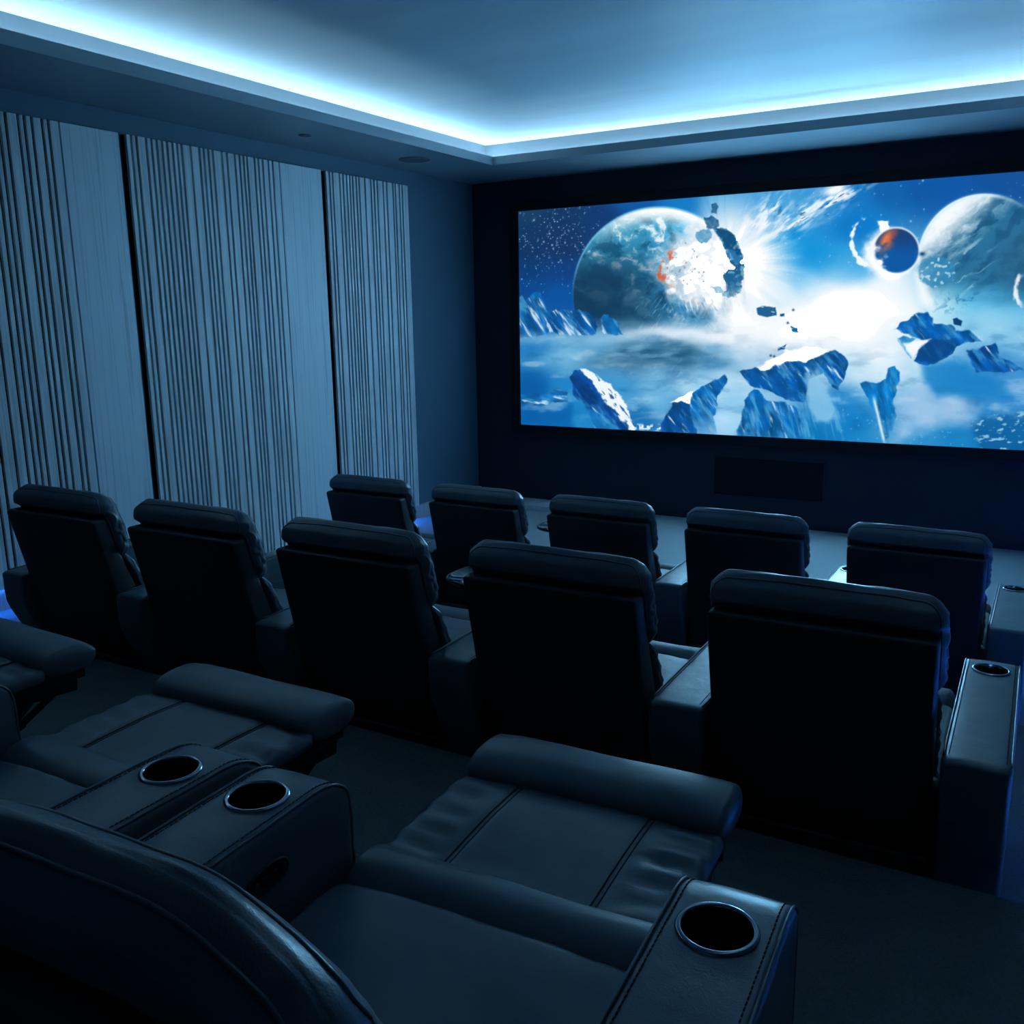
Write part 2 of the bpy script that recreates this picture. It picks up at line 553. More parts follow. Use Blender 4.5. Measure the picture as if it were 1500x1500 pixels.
def still(PX, PY):
    """paint a space scene: broken planet, moons, icy rocks and fog; PX, PY are drawing coordinates"""
    X = PX
    Y = PY
    pts = np.array([
        (770, 315, 22, 62, 98), (830, 310, 18, 55, 100), (880, 320, 15, 55, 110), (930, 300, 12, 85, 160), (1000, 298, 20, 120, 195), (1060, 290, 70, 160, 215),
        (1100, 300, 60, 150, 215), (1150, 300, 60, 155, 215), (1200, 290, 60, 150, 215), (1250, 290, 15, 115, 190), (1300, 280, 12, 95, 170), (1350, 275, 10, 85, 165),
        (1400, 268, 12, 85, 165), (1450, 262, 14, 80, 155), (1490, 258, 20, 80, 150), (775, 345, 17, 54, 97), (815, 335, 18, 53, 100), (775, 370, 15, 52, 98), (775, 395, 12, 58, 115), (825, 398, 14, 62, 128), (820, 360, 20, 50, 100), (775, 420, 8, 70, 140),
        (820, 430, 8, 80, 160), (1150, 360, 0, 140, 215), (1200, 380, 5, 140, 215), (1180, 420, 60, 170, 230), (1140, 430, 170, 215, 240), (1250, 330, 8, 120, 200),
        (1250, 400, 20, 150, 220), (1220, 440, 235, 245, 250), (1280, 440, 250, 252, 253), (1300, 420, 200, 230, 245), (1180, 470, 245, 250, 252), (1250, 480, 250, 252, 253),
        (1330, 460, 225, 240, 248), (1370, 450, 150, 215, 240), (1420, 430, 90, 190, 230), (1470, 420, 70, 180, 225), (1490, 400, 40, 150, 210), (1450, 480, 140, 205, 235),
        (1490, 500, 130, 195, 230), (780, 500, 30, 120, 190), (830, 520, 110, 180, 220), (880, 490, 100, 170, 215), (930, 490, 140, 190, 222), (1000, 480, 180, 212, 235),
        (1060, 480, 235, 242, 248), (1110, 480, 235, 243, 248), (1120, 520, 160, 200, 230), (930, 530, 80, 140, 180), (990, 535, 90, 150, 190), (1040, 530, 100, 165, 208),
        (780, 570, 5, 90, 165), (830, 570, 30, 130, 195), (900, 570, 60, 150, 205), (960, 570, 110, 180, 220), (1030, 560, 150, 205, 235), (1060, 590, 140, 200, 235),
        (1000, 600, 60, 130, 190), (940, 610, 20, 110, 175), (780, 610, 5, 95, 170), (830, 610, 8, 100, 175), (1150, 500, 215, 235, 245), (1250, 530, 170, 215, 240),
        (1290, 520, 210, 235, 248), (1230, 600, 30, 130, 200), (1250, 620, 15, 125, 195), (1200, 640, 10, 115, 185), (1350, 600, 110, 175, 220), (1400, 590, 130, 175, 215),
        (1330, 640, 40, 140, 200), (1400, 640, 25, 130, 195), (1450, 600, 40, 130, 195), (1490, 580, 60, 140, 205), (1490, 640, 20, 130, 195), (1450, 650, 15, 120, 185),
        (1450, 540, 60, 140, 205), (1050, 565, 195, 228, 246), (1066, 612, 165, 215, 245), (1008, 562, 165, 212, 238), (960, 590, 105, 180, 222), (1290, 545, 200, 230, 246), (1345, 545, 170, 215, 240), (1410, 555, 60, 150, 210), (1400, 575, 90, 160, 212), (1580, 300, 16, 80, 150), (1580, 450, 120, 190, 230), (1600, 600, 40, 130, 195)], float)
    # soft wind-warped base colours
    wx = X + 14 * fbm(X / 60, Y / 40, 1.0)
    wy = Y + 9 * fbm(X / 60, Y / 40, 9.0)
    num = np.zeros(X.shape + (3,))
    den = np.zeros(X.shape)
    for px, py, r, g, b in pts:
        d2 = (wx - px) ** 2 + ((wy - py) * 1.5) ** 2
        wgt = 1 / (d2 + 160) ** 1.7
        num += wgt[..., None] * np.array((r, g, b))
        den += wgt
    col = num / den[..., None] / 255

    def mix(c, a):
        nonlocal col
        a = np.clip(a, 0, 1)[..., None]
        col = col * (1 - a) + np.asarray(c) * a

    def rgb(r, g, b):
        return np.array((r, g, b)) / 255

    def poly(P, soft=1.2, warp=3.0, ws=9.0):
        P = np.array(P, float)
        res = np.zeros(X.shape)
        m = (X > P[:, 0].min() - 12) & (X < P[:, 0].max() + 12) & (Y > P[:, 1].min() - 12) & (Y < P[:, 1].max() + 12)
        if not m.any():
            return res
        x = X[m] + warp * fbm(X[m] / ws, Y[m] / ws, P[0, 0] * .1)
        y = Y[m] + warp * fbm(X[m] / ws, Y[m] / ws, P[0, 1] * .1 + 7)
        inside = np.zeros(x.shape, bool)
        dist = np.full(x.shape, 1e9)
        for k in range(len(P)):
            (x1, y1), (x2, y2) = P[k], P[(k + 1) % len(P)]
            c = ((y1 > y) != (y2 > y))
            if y1 != y2:
                inside ^= c & (x < (x2 - x1) * (y - y1) / (y2 - y1) + x1)
            L2 = (x2 - x1) ** 2 + (y2 - y1) ** 2 + 1e-9
            t = np.clip(((x - x1) * (x2 - x1) + (y - y1) * (y2 - y1)) / L2, 0, 1)
            dist = np.minimum(dist, np.hypot(x - x1 - t * (x2 - x1), y - y1 - t * (y2 - y1)))
        sd = np.where(inside, dist, -dist)
        res[m] = sst(-soft, soft, sd)
        return res

    def streaks(ang, ls, lw, seed, lo, hi, o=4):
        c, s = math.cos(ang), math.sin(ang)
        a = (X * c + Y * s) / ls
        b = (-X * s + Y * c) / lw
        n = fbm(a, b, seed, o)
        return sst(lo, hi, n)

    fog = fbm(X / 34, Y / 13, 3.0, 6)
    band = sst(455, 500, Y)
    # wispy fog over the lower half
    mix(rgb(225, 240, 250), .38 * band * sst(.05, .6, fog) * (1 - sst(590, 650, Y)))
    mix(rgb(10, 85, 150), .30 * band * sst(.05, .55, -fog))
    # nebula light streaks at the top, blown from the burst
    for ang, seed, box_ in ((-.55, 2.0, (1228, 288, 62, 24)), (-.60, 5.0, (1172, 318, 58, 26)), (-.8, 8.0, (1122, 318, 42, 34))):
        dx, dy = X - box_[0], Y - box_[1]
        c, s = math.cos(ang), math.sin(ang)
        u, v = dx * c + dy * s, -dx * s + dy * c
        g = np.exp(-(u / box_[2]) ** 2 - (v / (box_[3] * .62)) ** 2)
        mix(rgb(232, 244, 252), g * 1.2 * streaks(ang, 16, 4.5, seed, -.25, .35))
        mix(rgb(8, 70, 130), g * .8 * streaks(ang, 12, 4, seed + 3, .25, .55))
    mix(rgb(243, 248, 252), np.exp(-(((X - 1222) + (Y - 280) * .9) / 13) ** 2 - ((Y - 278) / 8) ** 2) * 1.3)
    # stars, denser at upper left
    rs = np.random.RandomState(3)
    st = []
    for k in range(640):
        if k < 400:
            p = (rs.normal(818, 38), rs.normal(348, 42))
        else:
            p = (rs.uniform(1110, 1600), rs.uniform(262, 420))
        st.append((p[0], p[1], rs.uniform(.45, .95) * (1 if rs.rand() > .08 else 1.5), rs.uniform(.10, .85)))
    sky = (1 - sst(415, 450, Y))
    sa = np.zeros(X.shape)
    for px, py, r, a in st:
        if px < 758 or (px < 1100 and py > 440):
            continue
        m = (np.abs(X - px) < 5) & (np.abs(Y - py) < 5)
        sa[m] = np.maximum(sa[m], a * np.exp(-((X[m] - px) ** 2 + (Y[m] - py) ** 2) / (1.1 * r * r)))
    mix(rgb(205, 232, 250), sa * sky)
    # great broken planet
    cx, cy, R = 966., 430., 126.5
    d = np.hypot(X - cx, (Y - cy) * 1.0)
    inp = sst(R + 1.0, R - 1.0, d)
    land = fbm((X + 18 * fbm(X / 24, Y / 24, 8)) / 22, (Y + 14 * fbm(X / 24, Y / 24, 4)) / 17, 6.0, 7, .6)
    lit = np.clip((-(X - cx) * .12 - (Y - cy) * 1.0) / R * .5 + .5, 0, 1)
    right = sst(-.35, .6, (X - cx) / R)
    body = rgb(12, 52, 84) * (1 - lit[..., None]) + rgb(60, 160, 200) * lit[..., None]
    body = body * (1 - .0 * right[..., None]) + rgb(40, 110, 160) * (.35 * right[..., None])
    body = body * (1 - .75 * sst(-.0, .35, -land)[..., None]) + rgb(14, 70, 105) * (.75 * sst(-.0, .35, -land)[..., None])
    wh = sst(.02, .40, land + .25 * fbm(X / 9, Y / 6, 5.5, 5)) * sst(.30, .85, lit + .30 * right)
    body = body * (1 - wh[..., None]) + rgb(228, 240, 246) * wh[..., None]
    dark = sst(.35, -.70, (X - cx) / R + .12 * land) * sst(-.30, .22, (Y - 388) / R + .15 * land) * .80
    body = body * (1 - dark[..., None]) + rgb(14, 48, 78) * dark[..., None]
    rim = sst(R - 34, R - 4, d) * sst(.25, .95, -(Y - cy) / R + .30 * (X - cx) / R)
    body = body * (1 - rim[..., None]) + rgb(248, 252, 253) * rim[..., None]
    a = (inp * (1 - sst(458, 498, Y + 10 * fog)) * (1 - sst(1052, 1078, X + 10 * fog) * sst(425, 455, Y)))[..., None]
    col = col * (1 - a) + body * a
    rimline = np.exp(-((d - R) / 1.6) ** 2) * sst(470, 400, Y) * .7
    mix(rgb(110, 190, 230), rimline * sst(.1, .9, -(Y - cy) / R + .2) + rimline * .25)
    # snowy texture streaks low on the planet
    mix(rgb(165, 210, 232), .45 * inp * streaks(-.9, 16, 3.0, 12.0, .25, .6) * sst(400, 460, Y) * sst(890, 950, X))
    # burst: radial rays and white heart
    bx, by = 1062., 385.
    ang = np.arctan2(Y - by, X - bx)
    dd = np.hypot((X - bx) * .92, Y - by)
    rays = fbm(ang * 9, dd / 90, 2.2, 5)
    halo = sst(112, 40, dd + 26 * rays)
    side = sst(-75, -10, X - bx + .15 * (Y - by)) + sst(40, -10, np.hypot(X - 1020, Y - 378) - 26 + 14 * fbm(X / 11, Y / 11, 5))
    mix(rgb(252, 253, 254), halo * np.clip(side, 0, 1) * sst(472, 440, Y + 12 * rays))
    top = sst(160, 30, dd + 40 * rays) * sst(.2, .9, -np.sin(ang)) * (rays > -.9) * sst(-.15, .45, rays + .1) * sst(1000, 1050, X)
    mix(rgb(215, 236, 250), top * .7)
    mix(rgb(250, 252, 253), sst(34, -14, np.hypot((X - 1100) / 1.0, (Y - 395) / 2.0) + 16 * fbm(X / 14, Y / 14, 2.0)))
    hn = 26 * fbm(X / 14, Y / 14, 7.7, 6)
    hd = np.hypot((X - 1034) / 1.25, (Y - 394) / 1.0) - 46 + hn
    hot = sst(8, -8, hd)
    mix(rgb(190, 215, 232), sst(26, 2, hd) * inp * .55)
    mix(rgb(255, 252, 250), hot)
    smoke = hot * sst(.0, .5, fbm((X - .4 * Y) / 12, (Y + .4 * X) / 9, 41.0, 6))
    mix(rgb(196, 218, 234), smoke * (.35 + .55 * sst(1045, 990, X)))
    mix(rgb(120, 165, 195), smoke * sst(1015, 985, X) * .5)
    edge = np.exp(-((hd - 2) / 4) ** 2) * sst(1000, 984, X) * sst(360, 374, Y) * sst(430, 402, Y)
    mix(rgb(205, 95, 60), edge * sst(-.25, .3, fbm(X / 6, Y / 6, 1.1) + .1))
    # fragments inside the burst
    shell = poly([(1046, 336), (1060, 334), (1074, 343), (1083, 358), (1088, 378), (1090, 400), (1087, 428), (1072, 436), (1056, 432), (1066, 418), (1060, 404), (1072, 392), (1066, 376), (1060, 358)], 1.5, 6, 8)
    sn = fbm(X / 8, Y / 8, 13.0, 5)
    mix(rgb(20, 84, 130), shell * sst(-.32, -.05, sn + .25 * sst(375, 345, Y)))
    mix(rgb(110, 180, 215), shell * sst(.12, .35, sn) * .8)
    for P, c in (([(1032, 320), (1042, 316), (1052, 322), (1053, 331), (1045, 337), (1035, 334)], (10, 72, 118)),
                 ([(1020, 341), (1030, 335), (1041, 336), (1044, 345), (1036, 356), (1026, 358), (1019, 350)], (70, 145, 190)),
                 ([(1050, 336), (1062, 334), (1077, 345), (1081, 360), (1085, 380), (1076, 382), (1064, 360)], (10, 74, 120)),
                 ([(1062, 365), (1074, 366), (1086, 380), (1081, 386), (1066, 378)], (40, 120, 175)),
                 ([(1060, 403), (1082, 398), (1086, 412), (1084, 424), (1070, 430), (1062, 416)], (12, 88, 140)),
                 ([(1041, 420), (1056, 418), (1060, 428), (1048, 430)], (120, 180, 212)),
                 ([(1042, 300), (1048, 297), (1053, 303), (1049, 312), (1043, 312)], (25, 85, 130))):
        mix(rgb(*c), poly(P, 1.0, 3.0, 6.0) * (.75 + .25 * fbm(X / 4, Y / 4, 2)))
    for k in range(44):
        px, py = rs.normal(1012, 16), rs.normal(392, 14)
        if k > 34:
            px, py = rs.normal(1075, 10), rs.normal(430, 14)
        r = rs.uniform(.6, 1.4)
        mix(rgb(60, 90, 120) if k % 9 else rgb(150, 110, 100), .65 * np.exp(-((X - px) ** 2 + (Y - py) ** 2) / (r * r)))
    # icy splinters under the burst
    sp_ = streaks(1.25, 22, 4, 4.4, .05, .4) * np.exp(-((X - 1035) / 46) ** 2 - ((Y - 442) / 15) ** 2)
    mix(rgb(250, 252, 253), sp_ * 1.1)
    mix(rgb(20, 110, 170), streaks(1.1, 20, 5, 8.4, .1, .4) * np.exp(-((X - 1025) / 52) ** 2 - ((Y - 452) / 13) ** 2) * .9)
    # dark swirl in the fog
    sw = np.exp(-(((X - 958) / 88) ** 2 + ((Y - 517 + 10 * fbm(X / 40, Y / 30, 2.0) - .0012 * (X - 958) ** 2) / 21) ** 2) ** 1.5)
    mix(rgb(30, 88, 124), sw * (.80 + .55 * fbm((X + 2 * Y) / 30, (Y - .15 * X) / 7, 6.0, 6)))
    mix(rgb(235, 243, 250), .75 * np.exp(-((Y - 487 + .0011 * (X - 958) ** 2 * -1 + 7 * fbm(X / 26, Y / 20, 3.0)) / 7) ** 2 - ((X - 1000) / 95) ** 2))
    mix(rgb(140, 190, 218), .45 * sw * sst(.12, .5, fbm((X + Y) / 30, Y / 8, 2.0)))
    # glow of the bright fog bank
    fx, fy = X + 16 * fbm(X / 34, Y / 22, 31.0), Y + 10 * fbm(X / 34, Y / 22, 37.0)
    mix(rgb(255, 255, 255), 1.25 * np.exp(-(((fx - 1240) / 105) ** 2 + ((fy - 452) / 46) ** 2) ** .95))
    mix(rgb(252, 253, 254), .85 * np.exp(-(((fx - 1165) / 75) ** 2 + ((fy - 488) / 28) ** 2) ** .9))
    mix(rgb(250, 252, 254), .6 * np.exp(-(((fx - 1295) / 60) ** 2 + ((fy - 518) / 24) ** 2) ** .9))
    # big right planet
    cx, cy, R = 1444., 384., 100.
    d = np.hypot(X - cx, Y - cy)
    inp = sst(R + 1, R - 1, d)
    land = fbm((X * .8 - Y * .6 + 12 * fbm(X / 24, Y / 24, 18)) / 26, (Y * .8 + X * .6 + 10 * fbm(X / 16, Y / 16, 21)) / 12, 16.0, 7, .6)
    edge = (cx - 30 - X) * .75 + (cy - 60 - Y) * .75
    lit = sst(-46, 22, edge + 26 * land - 6)
    body = rgb(40, 110, 150) + (rgb(245, 250, 252) - rgb(40, 110, 150)) * lit[..., None]
    dk = sst(-.15, .3, -land) * sst(10, -30, edge)
    body = body * (1 - .7 * dk[..., None]) + rgb(20, 78, 118) * (.7 * dk[..., None])
    sh = sst(0, 70, X - cx + 10) * sst(-40, 30, Y - cy + 40)
    body = body * (1 - .55 * sh[..., None]) + rgb(45, 95, 130) * (.55 * sh[..., None])
    wv = sst(.12, .5, fbm((X + Y) / 20, (Y * .9 + X * .5 + 8 * land) / 6, 3.1, 6)) * (1 - lit) * sst(1470, 1420, X) * .7
    body = body * (1 - wv[..., None]) + rgb(170, 210, 228) * wv[..., None]
    fade = 1 - sst(395, 452, Y + 10 * fog - .12 * (X - 1400))
    a = (inp * fade)[..., None]
    col = col * (1 - a) + body * a
    rim = np.exp(-((d - R + 2) / 3.0) ** 2) * sst(430, 380, Y)
    mix(rgb(215, 240, 250), rim * .9 * sst(1530, 1420, X))
    mix(rgb(252, 253, 253), sst(14, -2, np.abs(np.hypot(X - 1462, Y - 400) - 112) - 2) * sst(385, 400, Y) * sst(462, 440, Y) * (X < 1400) * .8)
    # icy moon at its lower left
    d2 = np.hypot((X - 1372) / 1.25, Y - 398) + 3 * fbm(X / 5, Y / 5, 1)
    mix(rgb(50, 135, 180), sst(25, 20, d2) * .8)
    mix(rgb(190, 225, 238), sst(25, 20, d2) * sst(.15, .4, fbm(X / 5, Y / 5, 9.0)) * .8)
    # small molten planet with white trails
    tr = np.abs(np.hypot((X - 1278) / 1.0, (Y - 352) / 1.25) - 30) + 5 * fbm(X / 7, Y / 7, 3)
    mix(rgb(250, 252, 253), sst(4.6, 1.2, tr + 2.5 * sst(345, 318, Y)) * sst(1282, 1268, X) * sst(312, 326, Y) * .95)
    mix(rgb(252, 253, 254), poly([(1285, 325), (1293, 323), (1300, 324), (1304, 336), (1298, 344), (1290, 340)], 2.0, 3, 6))
    mix(rgb(253, 253, 254), sst(12, -4, np.hypot(X - 1303, (Y - 372)) - 33 + 6 * fbm(X / 9, Y / 9, 2)) * .95)
    mix(rgb(252, 253, 254), sst(26, 0, np.abs(X - 1292 - .5 * (Y - 380)) + 9 * fbm(X / 9, Y / 9, 6)) * sst(370, 392, Y) * sst(425, 400, Y))
    d3 = np.hypot(X - 1313, Y - 367)
    ball = sst(34.5, 33, d3)
    bn = fbm(X / 13, Y / 11, 3.9, 5)
    bb = rgb(8, 84, 160) + (rgb(22, 62, 120) - rgb(8, 84, 160)) * sst(375, 345, Y)[..., None]
    mix(bb, ball)
    mix(rgb(253, 252, 252), ball * sst(6, -8, (X - 1302) * .80 + (Y - 372) * -.35 + 12 + 16 * bn))
    mix(rgb(226, 120, 70), ball * np.exp(-((X - 1299 + .35 * (Y - 352)) / 9) ** 2 - ((Y - 352) / 15) ** 2) * sst(-.3, .2, bn + .1) * 1.2)
    mix(rgb(150, 70, 70), ball * np.exp(-((X - 1308 + .5 * (Y - 345)) / 5) ** 2 - ((Y - 345) / 14) ** 2) * .6)
    mix(rgb(240, 248, 252), np.exp(-((d3 - 33.5) / 1.6) ** 2) * .8)
    mix(rgb(10, 60, 100), np.exp(-((X - 1351) / 4.5) ** 2 - ((Y - 372) / 3) ** 2))

    # rocks
    def rock(P, base=(8, 84, 160), hi=(225, 242, 250), ang_=.9, seed=1.0, dens=.12, soft=1.2, ls=13, lw=3.6, warp=4, fade_y=None, cap=None):
        m = poly(P, soft, warp)
        if fade_y:
            m = m * (1 - sst(fade_y[0], fade_y[1], Y + 9 * fog))
        c0, s0 = math.cos(ang_), math.sin(ang_)
        u, v = X * c0 + Y * s0, -X * s0 + Y * c0
        n = fbm(u / 20, v / 8, seed, 5)
        c = rgb(*base) * (1 + .45 * n[..., None])
        lt = sst(-.1, .5, fbm(u / 22, v / 6, seed + 4, 6, .6))
        c = c * (1 - .7 * lt[..., None]) + rgb(80, 165, 212) * (.7 * lt[..., None])
        mix(c, m)
        # a lit edge along the upper right of the rock, then thin streaks
        mix(rgb(*hi), m * streaks(ang_, ls * 2.0, lw * 1.1, seed, .34 - dens * 1.7, .74 - dens * 1.5, 6) * .85)

    rock([(755, 436), (764, 434), (770, 440), (782, 427), (790, 428), (797, 440), (800, 456), (815, 470), (800, 490), (755, 495)], (10, 90, 160), ang_=1.0, seed=2.0, dens=.14)
    rock([(800, 462), (815, 452), (835, 455), (850, 452), (866, 462), (876, 478), (872, 490), (840, 492), (805, 488)], (8, 80, 150), ang_=.95, seed=5.0, dens=.19, ls=11, lw=3.2)
    rock([(882, 462), (890, 462), (905, 474), (912, 490), (884, 490)], (12, 100, 165), ang_=1.0, seed=9.0, dens=.12)
    mix(rgb(150, 200, 228), sst(481, 498, Y + 6 * fog) * sst(512, 496, Y) * sst(915, 890, X) * .45)
    # lower left crag with snowy right flank
    rock([(838, 560), (834, 552), (843, 541), (862, 541), (880, 556), (893, 562), (915, 592), (932, 630), (934, 640), (872, 640), (862, 605), (840, 580)], (6, 66, 140), seed=12.0, dens=.02)
    fl_ = poly([(850, 541), (863, 541), (882, 556), (895, 562), (916, 592), (932, 632), (925, 632), (900, 600), (886, 588), (872, 565)], 1.2, 4)
    mix(rgb(238, 247, 252), fl_ * (1 - .85 * streaks(.95, 12, 3.2, 7.7, .08, .35)))
    mix(rgb(30, 140, 205), poly([(840, 580), (864, 600), (900, 620), (912, 636), (850, 640), (838, 620)], 5, 4) * .6)
    # far left debris
    rock([(762, 578), (785, 576), (803, 580), (815, 568), (830, 572), (833, 588), (800, 592), (765, 594)], (14, 95, 160), ang_=.2, seed=17.0, dens=.12, ls=9, lw=4)
    mix(rgb(252, 252, 253), .9 * np.exp(-((X - 1078 + 12 * fog) / 34) ** 2 - ((Y - 462 + 10 * fog) / 26) ** 2))
    # two crags at the bottom centre
    rock([(966, 640), (969, 620), (982, 598), (984, 590), (1000, 588), (1010, 593), (1012, 604), (1022, 640)], (5, 74, 145), seed=21.0, dens=.03)
    rock([(1010, 588), (1014, 576), (1030, 566), (1048, 556), (1062, 550), (1066, 556), (1060, 566), (1052, 580), (1046, 612), (1052, 640), (1016, 640)], (6, 95, 170), seed=24.0, dens=.04, fade_y=(590, 660))
    mix(rgb(252, 253, 254), poly([(982, 590), (1012, 575), (1018, 572), (1012, 584), (1010, 592), (998, 588)], 1.5, 3))
    # big central block
    rock([(1085, 543), (1092, 540), (1120, 540), (1150, 528), (1180, 530), (1205, 518), (1222, 513), (1238, 522), (1243, 532), (1238, 552), (1228, 572), (1218, 566), (1205, 545), (1185, 556), (1178, 590), (1150, 585), (1120, 570), (1098, 564)],
         (3, 78, 150), seed=31.0, dens=.07, ls=10, lw=4)
    mix(rgb(250, 252, 254), poly([(1108, 540), (1130, 526), (1160, 510), (1200, 508), (1215, 512), (1200, 520), (1178, 530), (1155, 530), (1120, 542)], 2.0, 4) * (1 - .5 * streaks(-.4, 14, 3.5, 3.3, .25, .5)))
    rock([(1078, 640), (1086, 610), (1092, 585), (1104, 570), (1114, 574), (1122, 585), (1150, 590), (1170, 600), (1180, 640), (1150, 655), (1080, 650)], (4, 92, 165), seed=35.0, dens=.05, ls=14, lw=4.5, ang_=1.2, fade_y=(620, 670))
    mix(rgb(150, 205, 235), poly([(1180, 548), (1198, 545), (1212, 570), (1226, 604), (1215, 620), (1196, 616), (1184, 590)], 5, 5) * .75)
    mix(rgb(110, 190, 232), streaks(1.35, 30, 4, 6.6, .0, .5) * poly([(1100, 590), (1230, 580), (1240, 650), (1090, 640)], 10, 6) * .5)
    # right stack of floating rocks
    mix(rgb(20, 125, 195), poly([(1350, 535), (1400, 525), (1440, 545), (1470, 560), (1480, 585), (1420, 582), (1370, 580), (1352, 560)], 9, 8, 20) * .85)
    rock([(1310, 483), (1318, 472), (1330, 470), (1345, 457), (1358, 457), (1366, 466), (1366, 474), (1390, 475), (1402, 484), (1420, 484), (1432, 492), (1437, 500), (1418, 501), (1402, 506), (1396, 518), (1370, 533), (1352, 535), (1338, 528), (1344, 512), (1362, 500), (1336, 492)],
         (2, 86, 162), seed=41.0, dens=-.02)
    mix(rgb(6, 62, 125), poly([(1340, 528), (1348, 508), (1366, 496), (1395, 498), (1398, 514), (1372, 532)], 2, 3) * .7)
    rock([(1314, 496), (1326, 492), (1342, 497), (1326, 506), (1334, 524), (1328, 516)], (40, 130, 190), seed=44.0, dens=.06)
    mix(rgb(252, 253, 254), poly([(1322, 503), (1342, 500), (1364, 496), (1348, 508), (1338, 524), (1330, 512)], 2, 2) * .8)
    rock([(1416, 514), (1440, 508), (1458, 503), (1464, 522), (1478, 528), (1500, 542), (1470, 546), (1448, 544), (1430, 546), (1420, 530)], (4, 80, 155), seed=47.0, dens=.02)
    mix(rgb(5, 60, 110), poly([(1395, 468), (1402, 465), (1410, 470), (1408, 478), (1398, 476)], 1, 2))
    rock([(1258, 560), (1268, 556), (1284, 562), (1296, 556), (1300, 540), (1310, 535), (1318, 545), (1314, 570), (1308, 590), (1314, 608), (1306, 628), (1298, 648), (1292, 640), (1284, 620), (1276, 596)],
         (6, 112, 186), seed=51.0, dens=.05, ang_=1.3, ls=18, lw=5)
    mix(rgb(225, 242, 250), np.exp(-((X - 1284 - (Y - 600) * .24) / 2.5) ** 2) * sst(575, 590, Y) * sst(655, 640, Y) * .9)
    mist = poly([(1306, 650), (1312, 610), (1330, 580), (1352, 566), (1370, 590), (1400, 588), (1440, 600), (1420, 625), (1370, 622), (1330, 640)], 14, 10, 24)
    mix(rgb(175, 205, 235), mist * (.62 + .3 * fog))
    # loose rocks in the air
    for P, c in (([(1108, 452), (1120, 448), (1136, 450), (1138, 462), (1124, 465), (1110, 461)], (30, 95, 140)), ([(1142, 459), (1149, 460), (1148, 464), (1142, 463)], (20, 80, 130)),
                 ([(1158, 478), (1168, 480), (1170, 487), (1160, 486)], (10, 100, 160)), ([(1140, 509), (1152, 505), (1150, 512), (1140, 514)], (10, 75, 130))):
        mix(rgb(*c), poly(P, 1.0, 2.0, 4.0))
        mix(rgb(190, 220, 235), poly(P, 1.0, 2.0, 4.0) * streaks(.3, 8, 3, 2.0, .2, .45))
    for px, py in ((1162, 454), (1154, 473), (1129, 521), (1134, 522)):
        mix(rgb(20, 60, 95), np.exp(-((X - px) ** 2 + (Y - py) ** 2) / 3))
    # ridge and curl at far right
    mix(rgb(40, 120, 175), streaks(-.4, 10, 4, 14.0, .15, .4) * np.exp(-((X - 1440) / 60) ** 2 - ((Y - 432 + .35 * (X - 1440)) / 9) ** 2))
    mix(rgb(60, 140, 185), streaks(1.2, 8, 3, 15.0, .2, .4) * np.exp(-((X - 1398) / 22) ** 2 - ((Y - 440) / 14) ** 2))
    mix(rgb(250, 251, 252), sst(4.5, 1, np.abs(np.hypot(X - 1504, (Y - 425) / 1.35) - 17) + 3.5 * fbm(X / 4, Y / 6)) * sst(1503, 1490, X) * .9)
    # foam and pebbles along the bottom right and bottom edge
    fo = sst(.16, .38, fbm((X + .4 * Y) / 9, Y / 4.5, 22.0, 5)) * poly([(1424, 622), (1445, 612), (1480, 606), (1520, 604), (1560, 640), (1520, 664), (1440, 664), (1430, 645)], 5, 8)
    mix(rgb(8, 80, 140), poly([(1424, 622), (1445, 612), (1480, 606), (1520, 604), (1560, 640), (1520, 664), (1440, 664), (1430, 645)], 8, 8) * .6)
    mix(rgb(170, 215, 236), fo * .75)
    eb = sst(.1, .3, fbm(X / 5, Y / 4, 26.0, 3)) * sst(6, 0, np.abs(Y - (626 + (X - 950) * .04)) - 1) * ((X > 930) & (X < 968))
    mix(rgb(225, 240, 248), eb)
    for k in range(60):
        px, py = rs.uniform(1215, 1500), rs.uniform(595, 655)
        mix(rgb(150, 210, 235), .6 * np.exp(-((X - px) ** 2 + (Y - py) ** 2) / .9))
    col = np.clip(col, 0, 1)
    lin = np.where(col <= .04045, col / 12.92, ((col + .055) / 1.055) ** 2.4)
    # whitest parts emit added cold light that clips to white and lights the room
    hot_ = sst(.962, 1.0, col.min(axis=-1)) ** 1.5
    return lin * (1 + hot_[..., None] * (np.array(ROOM_BOOST) - 1))


